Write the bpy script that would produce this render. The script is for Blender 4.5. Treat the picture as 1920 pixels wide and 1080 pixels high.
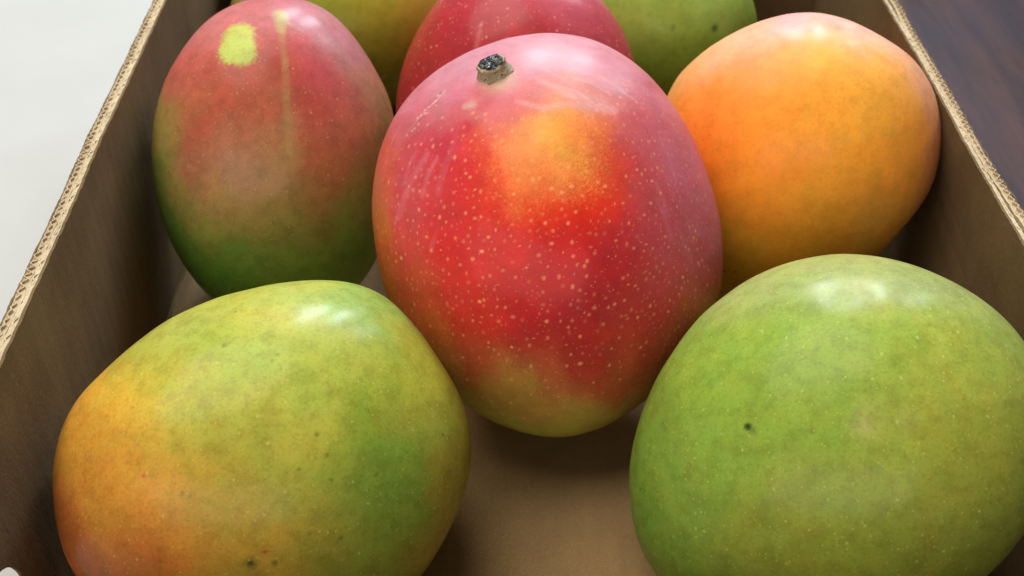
import bpy, bmesh, math, random
import numpy as np
from mathutils import Vector, Matrix

for o in list(bpy.data.objects):
    bpy.data.objects.remove(o)
sc = bpy.context.scene
col = sc.collection

# ------------------------------------------------------------------ camera
cam_data = bpy.data.cameras.new("camera")
cam_data.sensor_width = 36.0
cam_data.lens = 38.625
cam_data.clip_start = 0.01
cam_data.clip_end = 50.0
cam_data.dof.use_dof = True
cam_data.dof.focus_distance = 0.262
cam_data.dof.aperture_fstop = 26.0
cam = bpy.data.objects.new("camera", cam_data)
cam.location = (0, 0, 0.242)
cam.rotation_euler = (math.radians(90 - 39.5), 0, 0)
col.objects.link(cam)
sc.camera = cam

# ------------------------------------------------------------------ ambient light of the room
world = bpy.data.worlds.new("World")
sc.world = world
world.use_nodes = True
bg = world.node_tree.nodes["Background"]
bg.inputs["Color"].default_value = (1.0, 0.97, 0.93, 1)
bg.inputs["Strength"].default_value = 0.075

def area_lamp(name, loc, aim, sx, sy, power, colour):
    d = bpy.data.lights.new(name, 'AREA')
    d.shape = 'RECTANGLE'
    d.size, d.size_y = sx, sy
    d.energy = power
    d.color = colour
    o = bpy.data.objects.new(name, d)
    o.location = loc
    o.rotation_euler = (Vector(aim) - Vector(loc)).to_track_quat('-Z', 'Y').to_euler()
    col.objects.link(o)
    return o

AIM = (0.0, 0.27, 0.05)
# three casements of a window beyond the box, a little to the right
area_lamp("window_light", (0.04, 1.50, 1.08), AIM, 0.22, 0.50, 15, (0.78, 0.89, 1.0))
area_lamp("window_light", (0.44, 1.46, 1.08), AIM, 0.22, 0.50, 14, (0.78, 0.89, 1.0))
area_lamp("window_light", (0.86, 1.30, 1.00), AIM, 0.18, 0.45, 3.5, (0.78, 0.89, 1.0))
# warm ceiling light of the room, overhead
area_lamp("ceiling_light", (-0.58, 0.46, 2.0), AIM, 1.7, 1.7, 44, (1.0, 0.94, 0.84)).data.shape = 'DISK'
# added fill, low behind and left of the camera, brightens the fruit fronts
area_lamp("front_fill", (-0.50, -1.80, 0.85), AIM, 2.8, 1.1, 29, (1.0, 0.94, 0.84))

vs = sc.view_settings
vs.view_transform = 'Standard'
vs.look = 'None'
vs.gamma = 1.0
vs.exposure = 0.0
vs.use_curve_mapping = False
cy = sc.cycles
cy.max_bounces = 5
cy.diffuse_bounces = 3
cy.glossy_bounces = 2
cy.transmission_bounces = 2
cy.use_adaptive_sampling = True
cy.adaptive_threshold = 0.02
cy.use_denoising = True

# ------------------------------------------------------------------ helpers
def lin(c):
    c = np.asarray(c, float) / 255.0
    return np.where(c <= 0.04045, c / 12.92, ((c + 0.055) / 1.055) ** 2.4)

def tag(o, label=None, cat=None, group=None, kind=None):
    if label: o["label"] = label
    if cat: o["category"] = cat
    if group: o["group"] = group
    if kind: o["kind"] = kind
    return o

def mesh_obj(name, verts, faces, mat, parent=None, smooth=False):
    me = bpy.data.meshes.new(name)
    me.from_pydata([tuple(v) for v in verts], [], [tuple(f) for f in faces])
    me.update()
    if smooth:
        me.polygons.foreach_set("use_smooth", [True] * len(me.polygons))
    me.materials.append(mat)
    o = bpy.data.objects.new(name, me)
    col.objects.link(o)
    if parent: o.parent = parent
    return o

class NT:
    """small wrapper round a material's node tree"""
    def __init__(self, name):
        self.m = bpy.data.materials.new(name)
        self.m.use_nodes = True
        self.t = self.m.node_tree
        self.b = self.t.nodes["Principled BSDF"]
    def n(self, typ, **kw):
        nd = self.t.nodes.new(typ)
        for k, v in kw.items():
            setattr(nd, k, v)
        return nd
    def put(self, sock, val):
        if hasattr(val, "is_output") or isinstance(val, bpy.types.NodeSocket):
            self.t.links.new(val, sock)
        else:
            if sock.type == 'RGBA' and len(val) == 3: val = (*val, 1)
            sock.default_value = val
    def math(self, op, a, b=0.0, c=0.0, clamp=False):
        nd = self.n("ShaderNodeMath", operation=op, use_clamp=clamp)
        for i, v in enumerate((a, b, c)):
            self.put(nd.inputs[i], v)
        return nd.outputs[0]
    def ramp(self, x, a, b, lo=0.0, hi=1.0):
        nd = self.n("ShaderNodeMapRange", interpolation_type='SMOOTHSTEP')
        for i, v in enumerate((x, a, b, lo, hi)):
            self.put(nd.inputs[i], v)
        return nd.outputs[0]
    def mix(self, f, a, b, mode='MIX'):
        nd = self.n("ShaderNodeMix", data_type='RGBA', blend_type=mode)
        self.put(nd.inputs[0], f); self.put(nd.inputs[6], a); self.put(nd.inputs[7], b)
        return nd.outputs[2]
    def noise(self, vec, scale, detail=3.0, rough=0.55, out=0):
        nd = self.n("ShaderNodeTexNoise")
        self.put(nd.inputs["Vector"], vec)
        nd.inputs["Scale"].default_value = scale
        nd.inputs["Detail"].default_value = detail
        nd.inputs["Roughness"].default_value = rough
        return nd.outputs[out]
    def voro(self, vec, scale):
        nd = self.n("ShaderNodeTexVoronoi")
        self.put(nd.inputs["Vector"], vec)
        nd.inputs["Scale"].default_value = scale
        return nd.outputs["Distance"], nd.outputs["Color"]
    def coord(self, which="Object"):
        return self.n("ShaderNodeTexCoord").outputs[which]
    def attr(self, name, out):
        return self.n("ShaderNodeAttribute", attribute_name=name).outputs[out]
    def bump(self, h, strength, dist, normal=None):
        nd = self.n("ShaderNodeBump")
        nd.inputs["Strength"].default_value = strength
        nd.inputs["Distance"].default_value = dist
        self.put(nd.inputs["Height"], h)
        if normal is not None: self.put(nd.inputs["Normal"], normal)
        return nd.outputs[0]
    def sep(self, c):
        nd = self.n("ShaderNodeSeparateColor"); self.put(nd.inputs[0], c); return nd.outputs
    def mapping(self, vec, scale=(1, 1, 1), loc=(0, 0, 0)):
        nd = self.n("ShaderNodeMapping")
        self.put(nd.inputs[0], vec)
        nd.inputs["Scale"].default_value = scale
        nd.inputs["Location"].default_value = loc
        return nd.outputs[0]

# ------------------------------------------------------------------ materials
def cardboard(name, base, dark, flute_axis=None, rough=0.86, flute=0.05):
    k = NT(name)
    co = k.coord()
    fib = k.noise(k.mapping(co, (1, 1, 0.5)), 1100, 2, 0.65)
    blot = k.noise(co, 38, 2, 0.6)
    c = k.mix(k.ramp(blot, 0.3, 0.72), base, dark)
    c = k.mix(k.ramp(fib, 0.35, 0.75, 0, 0.22), c, tuple(x * 0.62 for x in dark))
    fleck = k.noise(co, 2600, 0, 0.5)
    c = k.mix(k.ramp(fleck, 0.68, 0.76, 0, 0.55), c, tuple(min(1, x * 1.5) for x in base))
    k.put(k.b.inputs["Base Color"], c)
    k.b.inputs["Roughness"].default_value = rough
    k.b.inputs["Specular IOR Level"].default_value = 0.25
    h = k.math('ADD', k.math('MULTIPLY', fib, 0.5), blot)
    nrm = k.bump(h, 0.35, 0.0006)
    if flute_axis is not None:
        sx = k.n("ShaderNodeSeparateXYZ"); k.put(sx.inputs[0], co)
        w = k.math('SINE', k.math('ADD', k.math('MULTIPLY', sx.outputs[flute_axis], 2 * math.pi / 0.0056),
                                  k.math('MULTIPLY', blot, 3.0)))
        nrm = k.bump(w, flute, 0.0003, nrm)
    k.put(k.b.inputs["Normal"], nrm)
    return k.m

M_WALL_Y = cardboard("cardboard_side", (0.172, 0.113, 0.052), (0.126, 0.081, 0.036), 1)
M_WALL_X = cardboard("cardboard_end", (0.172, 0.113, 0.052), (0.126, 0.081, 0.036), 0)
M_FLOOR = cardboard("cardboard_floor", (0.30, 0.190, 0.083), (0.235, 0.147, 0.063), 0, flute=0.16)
M_EDGE = cardboard("cardboard_raw_edge", (0.56, 0.45, 0.29), (0.46, 0.35, 0.21))
M_FLUTE = cardboard("cardboard_fluting", (0.50, 0.385, 0.24), (0.40, 0.30, 0.18))

def wood_mat():
    k = NT("dark_wood")
    co = k.coord()
    g = k.mapping(co, (22, 2.2, 2))
    n1 = k.noise(g, 3.0, 6, 0.62)
    n2 = k.noise(co, 9, 3, 0.5)
    n3 = k.noise(k.mapping(co, (400, 14, 1)), 2.0, 3, 0.6)
    c = k.mix(k.ramp(n1, 0.3, 0.7), (0.018, 0.008, 0.009), (0.070, 0.026, 0.021))
    c = k.mix(k.ramp(n2, 0.4, 0.7, 0, 0.6), c, (0.024, 0.018, 0.028))
    c = k.mix(k.ramp(n3, 0.55, 0.7, 0, 0.5), c, (0.014, 0.008, 0.008))
    k.put(k.b.inputs["Base Color"], c)
    k.put(k.b.inputs["Roughness"], k.ramp(n2, 0.3, 0.7, 0.40, 0.52))
    k.b.inputs["Specular IOR Level"].default_value = 0.14
    k.put(k.b.inputs["Normal"], k.bump(k.math('ADD', n1, k.math('MULTIPLY', n3, 0.4)), 0.12, 0.001))
    return k.m

def paper_mat():
    k = NT("white_paper")
    co = k.coord()
    n = k.noise(co, 14, 4, 0.6)
    k.put(k.b.inputs["Base Color"], k.mix(k.ramp(n, 0.3, 0.7), (0.46, 0.455, 0.43), (0.44, 0.435, 0.41)))
    k.b.inputs["Roughness"].default_value = 0.6
    k.put(k.b.inputs["Normal"], k.bump(k.noise(co, 60, 3), 0.05, 0.001))
    return k.m

def skin_mat(name, lent_col, scale, radius, strength, scale2=None, radius2=0.0, strength2=0.0, lent2=None,
             rough=0.36, mottle=0.5, dark_specks=0.0, spec=0.07, coat=0.32):
    """mango skin: zones of colour from the fruit's own attribute, pale lenticels, mottling, waxy bloom"""
    k = NT(name)
    co = k.coord()
    zone = k.attr("zone", "Color")
    lent = k.attr("lenticel", "Fac")
    bloom = k.attr("bloom", "Fac")
    n_fine = k.noise(co, 1500, 1, 0.6)
    n_mid = k.noise(co, 260, 2, 0.6)
    n_big = k.noise(co, 70, 2, 0.6)
    c = zone
    # mottling: darker and lighter, yellower and greener flecks in the skin
    c = k.mix(k.ramp(n_mid, 0.40, 0.70, 0, 0.55 * mottle), c, k.mix(1.0, c, (0.72, 0.66, 0.58), 'MULTIPLY'))
    c = k.mix(k.ramp(n_big, 0.45, 0.72, 0, 0.45 * mottle), c, k.mix(1.0, c, (1.22, 1.12, 0.95), 'MULTIPLY'))
    c = k.mix(k.ramp(n_fine, 0.45, 0.75, 0, 0.65 * mottle), c, k.mix(1.0, c, (0.70, 0.74, 0.66), 'MULTIPLY'))
    def dots(sc_, rad, vec, soft=0.45):
        d, rc = k.voro(vec, sc_)
        rr = k.math('MULTIPLY', k.math('ADD', k.math('MULTIPLY', k.sep(rc)[0], 0.9), 0.45), rad)
        return k.ramp(d, k.math('MULTIPLY', rr, soft), rr, 1.0, 0.0), k.sep(rc)[1]
    wv = k.n("ShaderNodeVectorMath", operation='ADD')
    k.put(wv.inputs[0], co)
    off = k.n("ShaderNodeVectorMath", operation='SCALE')
    k.put(off.inputs[0], k.noise(co, 800, 0, 0.5, 1)); off.inputs["Scale"].default_value = 0.0006
    k.put(wv.inputs[1], off.outputs[0])
    vec = wv.outputs[0]
    if scale:
        d1, r1 = dots(scale, radius, vec)
        f1 = k.math('MULTIPLY', k.math('MULTIPLY', d1, k.ramp(r1, 0.05, 0.8, 0.35, 1.0)), k.math('MULTIPLY', lent, strength))
        c = k.mix(f1, c, lent_col)
    else:                                    # lenticels placed one by one in the fruit's own attribute
        pale = k.mix(1.0, k.mix(1.0, c, (1.30, 1.30, 1.30), 'MULTIPLY'), lent_col, 'LIGHTEN')
        c = k.mix(k.math('MULTIPLY', lent, strength), c, pale)
    if scale2:
        d2, r2 = dots(scale2, radius2, vec)
        f2 = k.math('MULTIPLY', k.math('MULTIPLY', d2, k.ramp(r2, 0.2, 0.9, 0.2, 1.0)), strength2)
        c = k.mix(f2, c, lent2 or lent_col)
    if dark_specks > 0:
        d3, r3 = dots(210, 0.085, vec)
        c = k.mix(k.math('MULTIPLY', k.math('MULTIPLY', d3, k.ramp(r3, 0.55, 0.9)), dark_specks), c, (0.05, 0.055, 0.015))
    # whitish waxy bloom, wiped away in streaks
    wipe = k.noise(k.mapping(co, (1, 2.4, 1)), 120, 3, 0.65)
    bl = k.math('MULTIPLY', bloom, k.ramp(wipe, 0.25, 0.80, 0.35, 1.0))
    c = k.mix(k.math('MULTIPLY', bl, 0.30), c, (0.70, 0.42, 0.52))
    k.put(k.b.inputs["Base Color"], c)
    k.put(k.b.inputs["Roughness"], k.math('ADD', k.math('ADD', rough + 0.08, k.math('MULTIPLY', bl, 0.10)), k.math('MULTIPLY', n_mid, 0.10)))
    k.b.inputs["Specular IOR Level"].default_value = spec
    k.put(k.b.inputs["Coat Weight"], k.math('MULTIPLY', k.ramp(n_mid, 0.25, 0.75, 0.75, 1.0), coat))
    k.put(k.b.inputs["Coat Roughness"], k.math('ADD', k.math('ADD', 0.14, k.math('MULTIPLY', n_big, 0.14)), k.math('MULTIPLY', bl, 0.14)))
    k.b.inputs["Coat IOR"].default_value = 1.42
    h = k.math('ADD', k.math('MULTIPLY', k.noise(co, 260, 1, 0.6), 0.25), k.noise(co, 70, 1, 0.5))
    nr = k.bump(h, 0.12, 0.0015)
    k.put(k.b.inputs["Normal"], nr)
    return k.m

# ------------------------------------------------------------------ the surfaces the box stands on
TZ = -0.0075
def slab(name, x0, x1, y0, y1, z0, z1, mat, parent=None, bevel=0.0):
    bm = bmesh.new()
    bmesh.ops.create_cube(bm, size=1)
    for v in bm.verts:
        v.co = Vector(((x0 + x1) / 2 + v.co.x * (x1 - x0), (y0 + y1) / 2 + v.co.y * (y1 - y0), (z0 + z1) / 2 + v.co.z * (z1 - z0)))
    if bevel:
        bmesh.ops.bevel(bm, geom=bm.edges[:], offset=bevel, segments=2, affect='EDGES')
    me = bpy.data.meshes.new(name); bm.to_mesh(me); bm.free()
    me.materials.append(mat)
    o = bpy.data.objects.new(name, me); col.objects.link(o)
    if parent: o.parent = parent
    return o

t = slab("table", -1.0, 1.1, -0.35, 1.3, TZ - 0.03, TZ, wood_mat(), bevel=0.003)
tag(t, "dark brown polished wooden table under the cardboard box", "table", kind="structure")
# white sheet under the left side of the box
N = 40
vs_, fs_ = [], []
for i in range(N + 1):
    for j in range(N + 1):
        x = -0.62 + 0.62 * i / N; y = -0.20 + 0.96 * j / N
        z = TZ + 0.0012 + 0.0006 * math.sin(7 * x + 3 * y) * math.sin(5 * y + 1)
        vs_.append((x, y, z))
for i in range(N):
    for j in range(N):
        a = i * (N + 1) + j
        fs_.append((a, a + N + 1, a + N + 2, a + 1))
p = mesh_obj("white_sheet", vs_, fs_, paper_mat(), smooth=True)
md = p.modifiers.new("thickness", 'SOLIDIFY'); md.thickness = 0.0005; md.offset = 1
tag(p, "plain white sheet lying on the table left of the cardboard box", "sheet")

# ------------------------------------------------------------------ the cardboard box
RIM = 0.078
LEFT = [(0.066, -0.1058), (0.172, -0.1104), (0.200, -0.1117), (0.234, -0.1132), (0.265, -0.1152), (0.286, -0.1159), (0.312, -0.1170), (0.355, -0.1189), (0.40, -0.1205), (0.449, -0.1222)]
RIGHT = [(0.066, 0.1266), (0.172, 0.1260), (0.2155, 0.1258), (0.2635, 0.1256), (0.286, 0.1261), (0.3176, 0.1268), (0.355, 0.1273), (0.40, 0.1292), (0.449, 0.1318)]
def interp(tab, y):
    return float(np.interp(y, [a for a, _ in tab], [b for _, b in tab]))

box = bpy.data.objects.new("cardboard_box", None)
col.objects.link(box)
box.location = (0.003, 0.257, TZ)
tag(box, "open brown corrugated cardboard box holding the mangoes", "box")
def own(o):                       # keep world place under the box's Empty
    o.parent = box
    o.matrix_parent_inverse = Matrix.Translation(box.location).inverted()
    return o

RNG = random.Random(5)
def jag(s, seed, amp):
    return amp * (0.55 * math.sin(s * 2100 + seed) + 0.45 * math.sin(s * 917 + 2.1 * seed) + 0.6 * math.sin(s * 343 + seed * 3.3))

def side_path(tab, sgn):
    """inner face of a side wall: (point, outward) as a function of y; pushed out a little where fruit presses"""
    def f(y, z):
        x = interp(tab, y)
        if sgn > 0:
            x += 0.0058 * math.exp(-((y - 0.290) / 0.045) ** 2 - ((z - 0.045) / 0.024) ** 2)
            x += 0.0020 * math.exp(-((y - 0.185) / 0.04) ** 2 - ((z - 0.045) / 0.022) ** 2)
        return x
    return f

def liner(name, fx, sgn, off, thick, y0, y1, ztop, zbot, mat, seed, amp, axis='y', ny=260, nz=10, gap=None):
    """one paper face of the board, a closed thin sheet with a torn top edge"""
    vs, fs = [], []
    for side in (0, 1):
        for i in range(ny + 1):
            y = y0 + (y1 - y0) * i / ny
            for j in range(nz + 1):
                z = zbot + (ztop - zbot) * j / nz
                tz = j / nz
                zz = z + (jag(y, seed, amp) + (amp * 0.6 * math.sin(y * 5200 + seed)) if j == nz else 0)
                o_ = off + side * thick
                if gap is not None and tz > 0.6:
                    o_ += gap(y) * ((tz - 0.6) / 0.4) ** 1.5
                x = fx(y, z) + sgn * o_
                vs.append((x, y, zz) if axis == 'y' else (y, x, zz))
    W = nz + 1
    B = (ny + 1) * W
    for i in range(ny):
        for j in range(nz):
            a = i * W + j
            fs.append((a, a + 1, a + W + 1, a + W))
            fs.append((B + a, B + a + W, B + a + W + 1, B + a + 1))
        a = i * W
        fs.append((a, a + W, B + a + W, B + a))
        a = i * W + nz
        fs.append((a, B + a, B + a + W, a + W))
    for j in range(nz):
        fs.append((j, B + j, B + j + 1, j + 1))
        a = ny * W + j
        fs.append((a, a + 1, B + a + 1, B + a))
    o = mesh_obj(name, vs, fs, mat, smooth=False)
    return o

def fluting(name, fx, sgn, off, depth, y0, y1, ztop, zbot, mat, pitch, seed, amp, axis='y', gap=None):
    n = int((y1 - y0) / pitch * 10)
    vs, fs = [], []
    tk = 0.00035
    for i in range(n + 1):
        y = y0 + (y1 - y0) * i / n
        ph = 2 * math.pi * y / pitch + 0.7 * math.sin(y * 60 + seed)
        o_ = off + depth * (0.5 + (0.28 + 0.16 * math.sin(y * 173 + seed) * math.sin(y * 61 + 2 * seed)) * math.sin(ph + 0.6 * math.sin(y * 410 + seed)))
        if gap is not None: o_ += gap(y)
        zz = ztop + jag(y, seed, amp) + 0.00012 * math.cos(ph * 0.5 + seed)
        for s in (0, 1):
            for z in (zbot, zz):
                x = fx(y, z) + sgn * (o_ + s * tk)
                vs.append((x, y, z) if axis == 'y' else (y, x, z))
    for i in range(n):
        a = 4 * i; b = a + 4
        fs += [(a, a + 1, b + 1, b), (a + 2, b + 2, b + 3, a + 3), (a + 1, a + 3, b + 3, b + 1), (a, b, b + 2, a + 2)]
    fs += [(0, 2, 3, 1), (4 * n, 4 * n + 1, 4 * n + 3, 4 * n + 2)]
    o = mesh_obj(name, vs, fs, mat)
    return o

def build_panel(part, fx, sgn, y0, y1, mat, seed, axis='y', gap=None, rim=RIM):
    """double board: inner liner, fluting, middle liner, fluting, outer liner"""
    p = own(liner(part, fx, sgn, 0.0, 0.0007, y0, y1, rim, 0.0, mat, seed, 0.00016, axis))
    kids = []
    kids.append(fluting("fluting", fx, sgn, 0.0009, 0.0009, y0, y1, rim - 0.0001, rim - 0.020, M_EDGE, 0.0027, seed + 1, 0.00012, axis))
    kids.append(liner("middle_liner", fx, sgn, 0.0020, 0.0004, y0, y1, rim - 0.0004, -0.002, M_EDGE, seed + 2, 0.0002, axis, gap=gap))
    kids.append(fluting("fluting", fx, sgn, 0.0026, 0.0015, y0, y1, rim + 0.0001, rim - 0.020, M_FLUTE, 0.0027, seed + 3, 0.00018, axis, gap=gap))
    kids.append(liner("outer_liner", fx, sgn, 0.0044, 0.0005, y0, y1, rim - 0.0006, -0.0055, mat, seed + 4, 0.00025, axis, gap=gap))
    kids.append(liner("gap_filler", fx, sgn, 0.00085, 0.0010, y0, y1, rim - 0.0002, rim - 0.020, M_EDGE, seed + 6, 0.0001, axis))  # added filler slab, keeps the shadows between the flutes shallow
    kids.append(liner("gap_filler", fx, sgn, 0.0025, 0.0018, y0, y1, rim - 0.0005, rim - 0.020, M_FLUTE, seed + 7, 0.0001, axis, gap=(lambda y: gap(y) * 0.9) if gap else None))  # same added filler for the outer fluting
    for c in kids:
        c.parent = p
    return p, kids

def cut_slot(objs, x, yc0, yc1, zc, r):
    """hand hole through the side wall"""
    vs, n = [], 20
    prof = []
    for i in range(n + 1):
        a = -math.pi / 2 + math.pi * i / n
        prof.append((yc1 + r * math.cos(a), zc + r * math.sin(a)))
    for i in range(n + 1):
        a = math.pi / 2 + math.pi * i / n
        prof.append((yc0 + r * math.cos(a), zc + r * math.sin(a)))
    K = len(prof)
    for s in (-0.02, 0.02):
        vs += [(x + s, a, b) for a, b in prof]
    fs = [tuple(range(K))[::-1], tuple(range(K, 2 * K))] + [(i, (i + 1) % K, K + (i + 1) % K, K + i) for i in range(K)]
    cut = mesh_obj("cutter", vs, fs, M_EDGE)
    bm = bmesh.new(); bm.from_mesh(cut.data); bmesh.ops.recalc_face_normals(bm, faces=bm.faces[:]); bm.to_mesh(cut.data); bm.free()
    for o in objs:
        bm = bmesh.new(); bm.from_mesh(o.data); bmesh.ops.recalc_face_normals(bm, faces=bm.faces[:]); bm.to_mesh(o.data); bm.free()
        md = o.modifiers.new("hole", 'BOOLEAN'); md.object = cut; md.operation = 'DIFFERENCE'; md.solver = 'EXACT'
    bpy.context.view_layer.update()
    dg = bpy.context.evaluated_depsgraph_get()
    for o in objs:
        me = bpy.data.meshes.new_from_object(o.evaluated_get(dg))
        o.modifiers.clear()
        o.data = me
    bpy.data.objects.remove(cut)

fl = side_path(LEFT, -1)
fr = side_path(RIGHT, 1)
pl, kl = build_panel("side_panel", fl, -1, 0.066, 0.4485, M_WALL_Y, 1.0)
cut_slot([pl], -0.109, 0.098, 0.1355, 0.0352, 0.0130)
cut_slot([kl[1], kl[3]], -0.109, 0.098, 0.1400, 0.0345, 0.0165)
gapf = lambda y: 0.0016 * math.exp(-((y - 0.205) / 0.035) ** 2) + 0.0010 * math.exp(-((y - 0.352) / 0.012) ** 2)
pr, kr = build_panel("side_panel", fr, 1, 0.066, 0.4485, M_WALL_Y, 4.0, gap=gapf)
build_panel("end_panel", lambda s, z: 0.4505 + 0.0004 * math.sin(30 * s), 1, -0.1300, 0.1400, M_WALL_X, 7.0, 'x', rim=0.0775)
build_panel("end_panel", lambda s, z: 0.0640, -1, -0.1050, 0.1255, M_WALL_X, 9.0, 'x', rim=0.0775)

# floor of the box: two flaps that meet along the middle of the box's length, a dark slot left along the side walls
def floor_flap(y0, y1, z):
    nx, ny = 30, 30
    vs, fs = [], []
    for i in range(nx + 1):
        for j in range(ny + 1):
            y = y0 + (y1 - y0) * j / ny
            xa = interp(LEFT, y) + 0.0016; xb = interp(RIGHT, y) - 0.0010
            x = xa + (xb - xa) * i / nx
            vs.append((x, y, z + 0.0002 * math.sin(40 * x + 17 * y)))
    for i in range(nx):
        for j in range(ny):
            a = i * (ny + 1) + j
            fs.append((a, a + ny + 1, a + ny + 2, a + 1))
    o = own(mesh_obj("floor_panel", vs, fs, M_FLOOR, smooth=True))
    md = o.modifiers.new("board", 'SOLIDIFY'); md.thickness = 0.003; md.offset = -1
    return o
floor_flap(0.0665, 0.4490, -0.0006)
own(slab("bottom_flap", -0.1265, 0.1355, 0.0600, 0.4550, -0.0068, -0.0056, M_FLOOR))
for x0, x1 in ((-0.1305, -0.1285), (0.1385, 0.1405)):        # unseen strips added to block light leaking through the back corners
    own(slab("corner_blocker", x0, x1, 0.4300, 0.4500, -0.004, 0.0745, M_WALL_Y))

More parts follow.
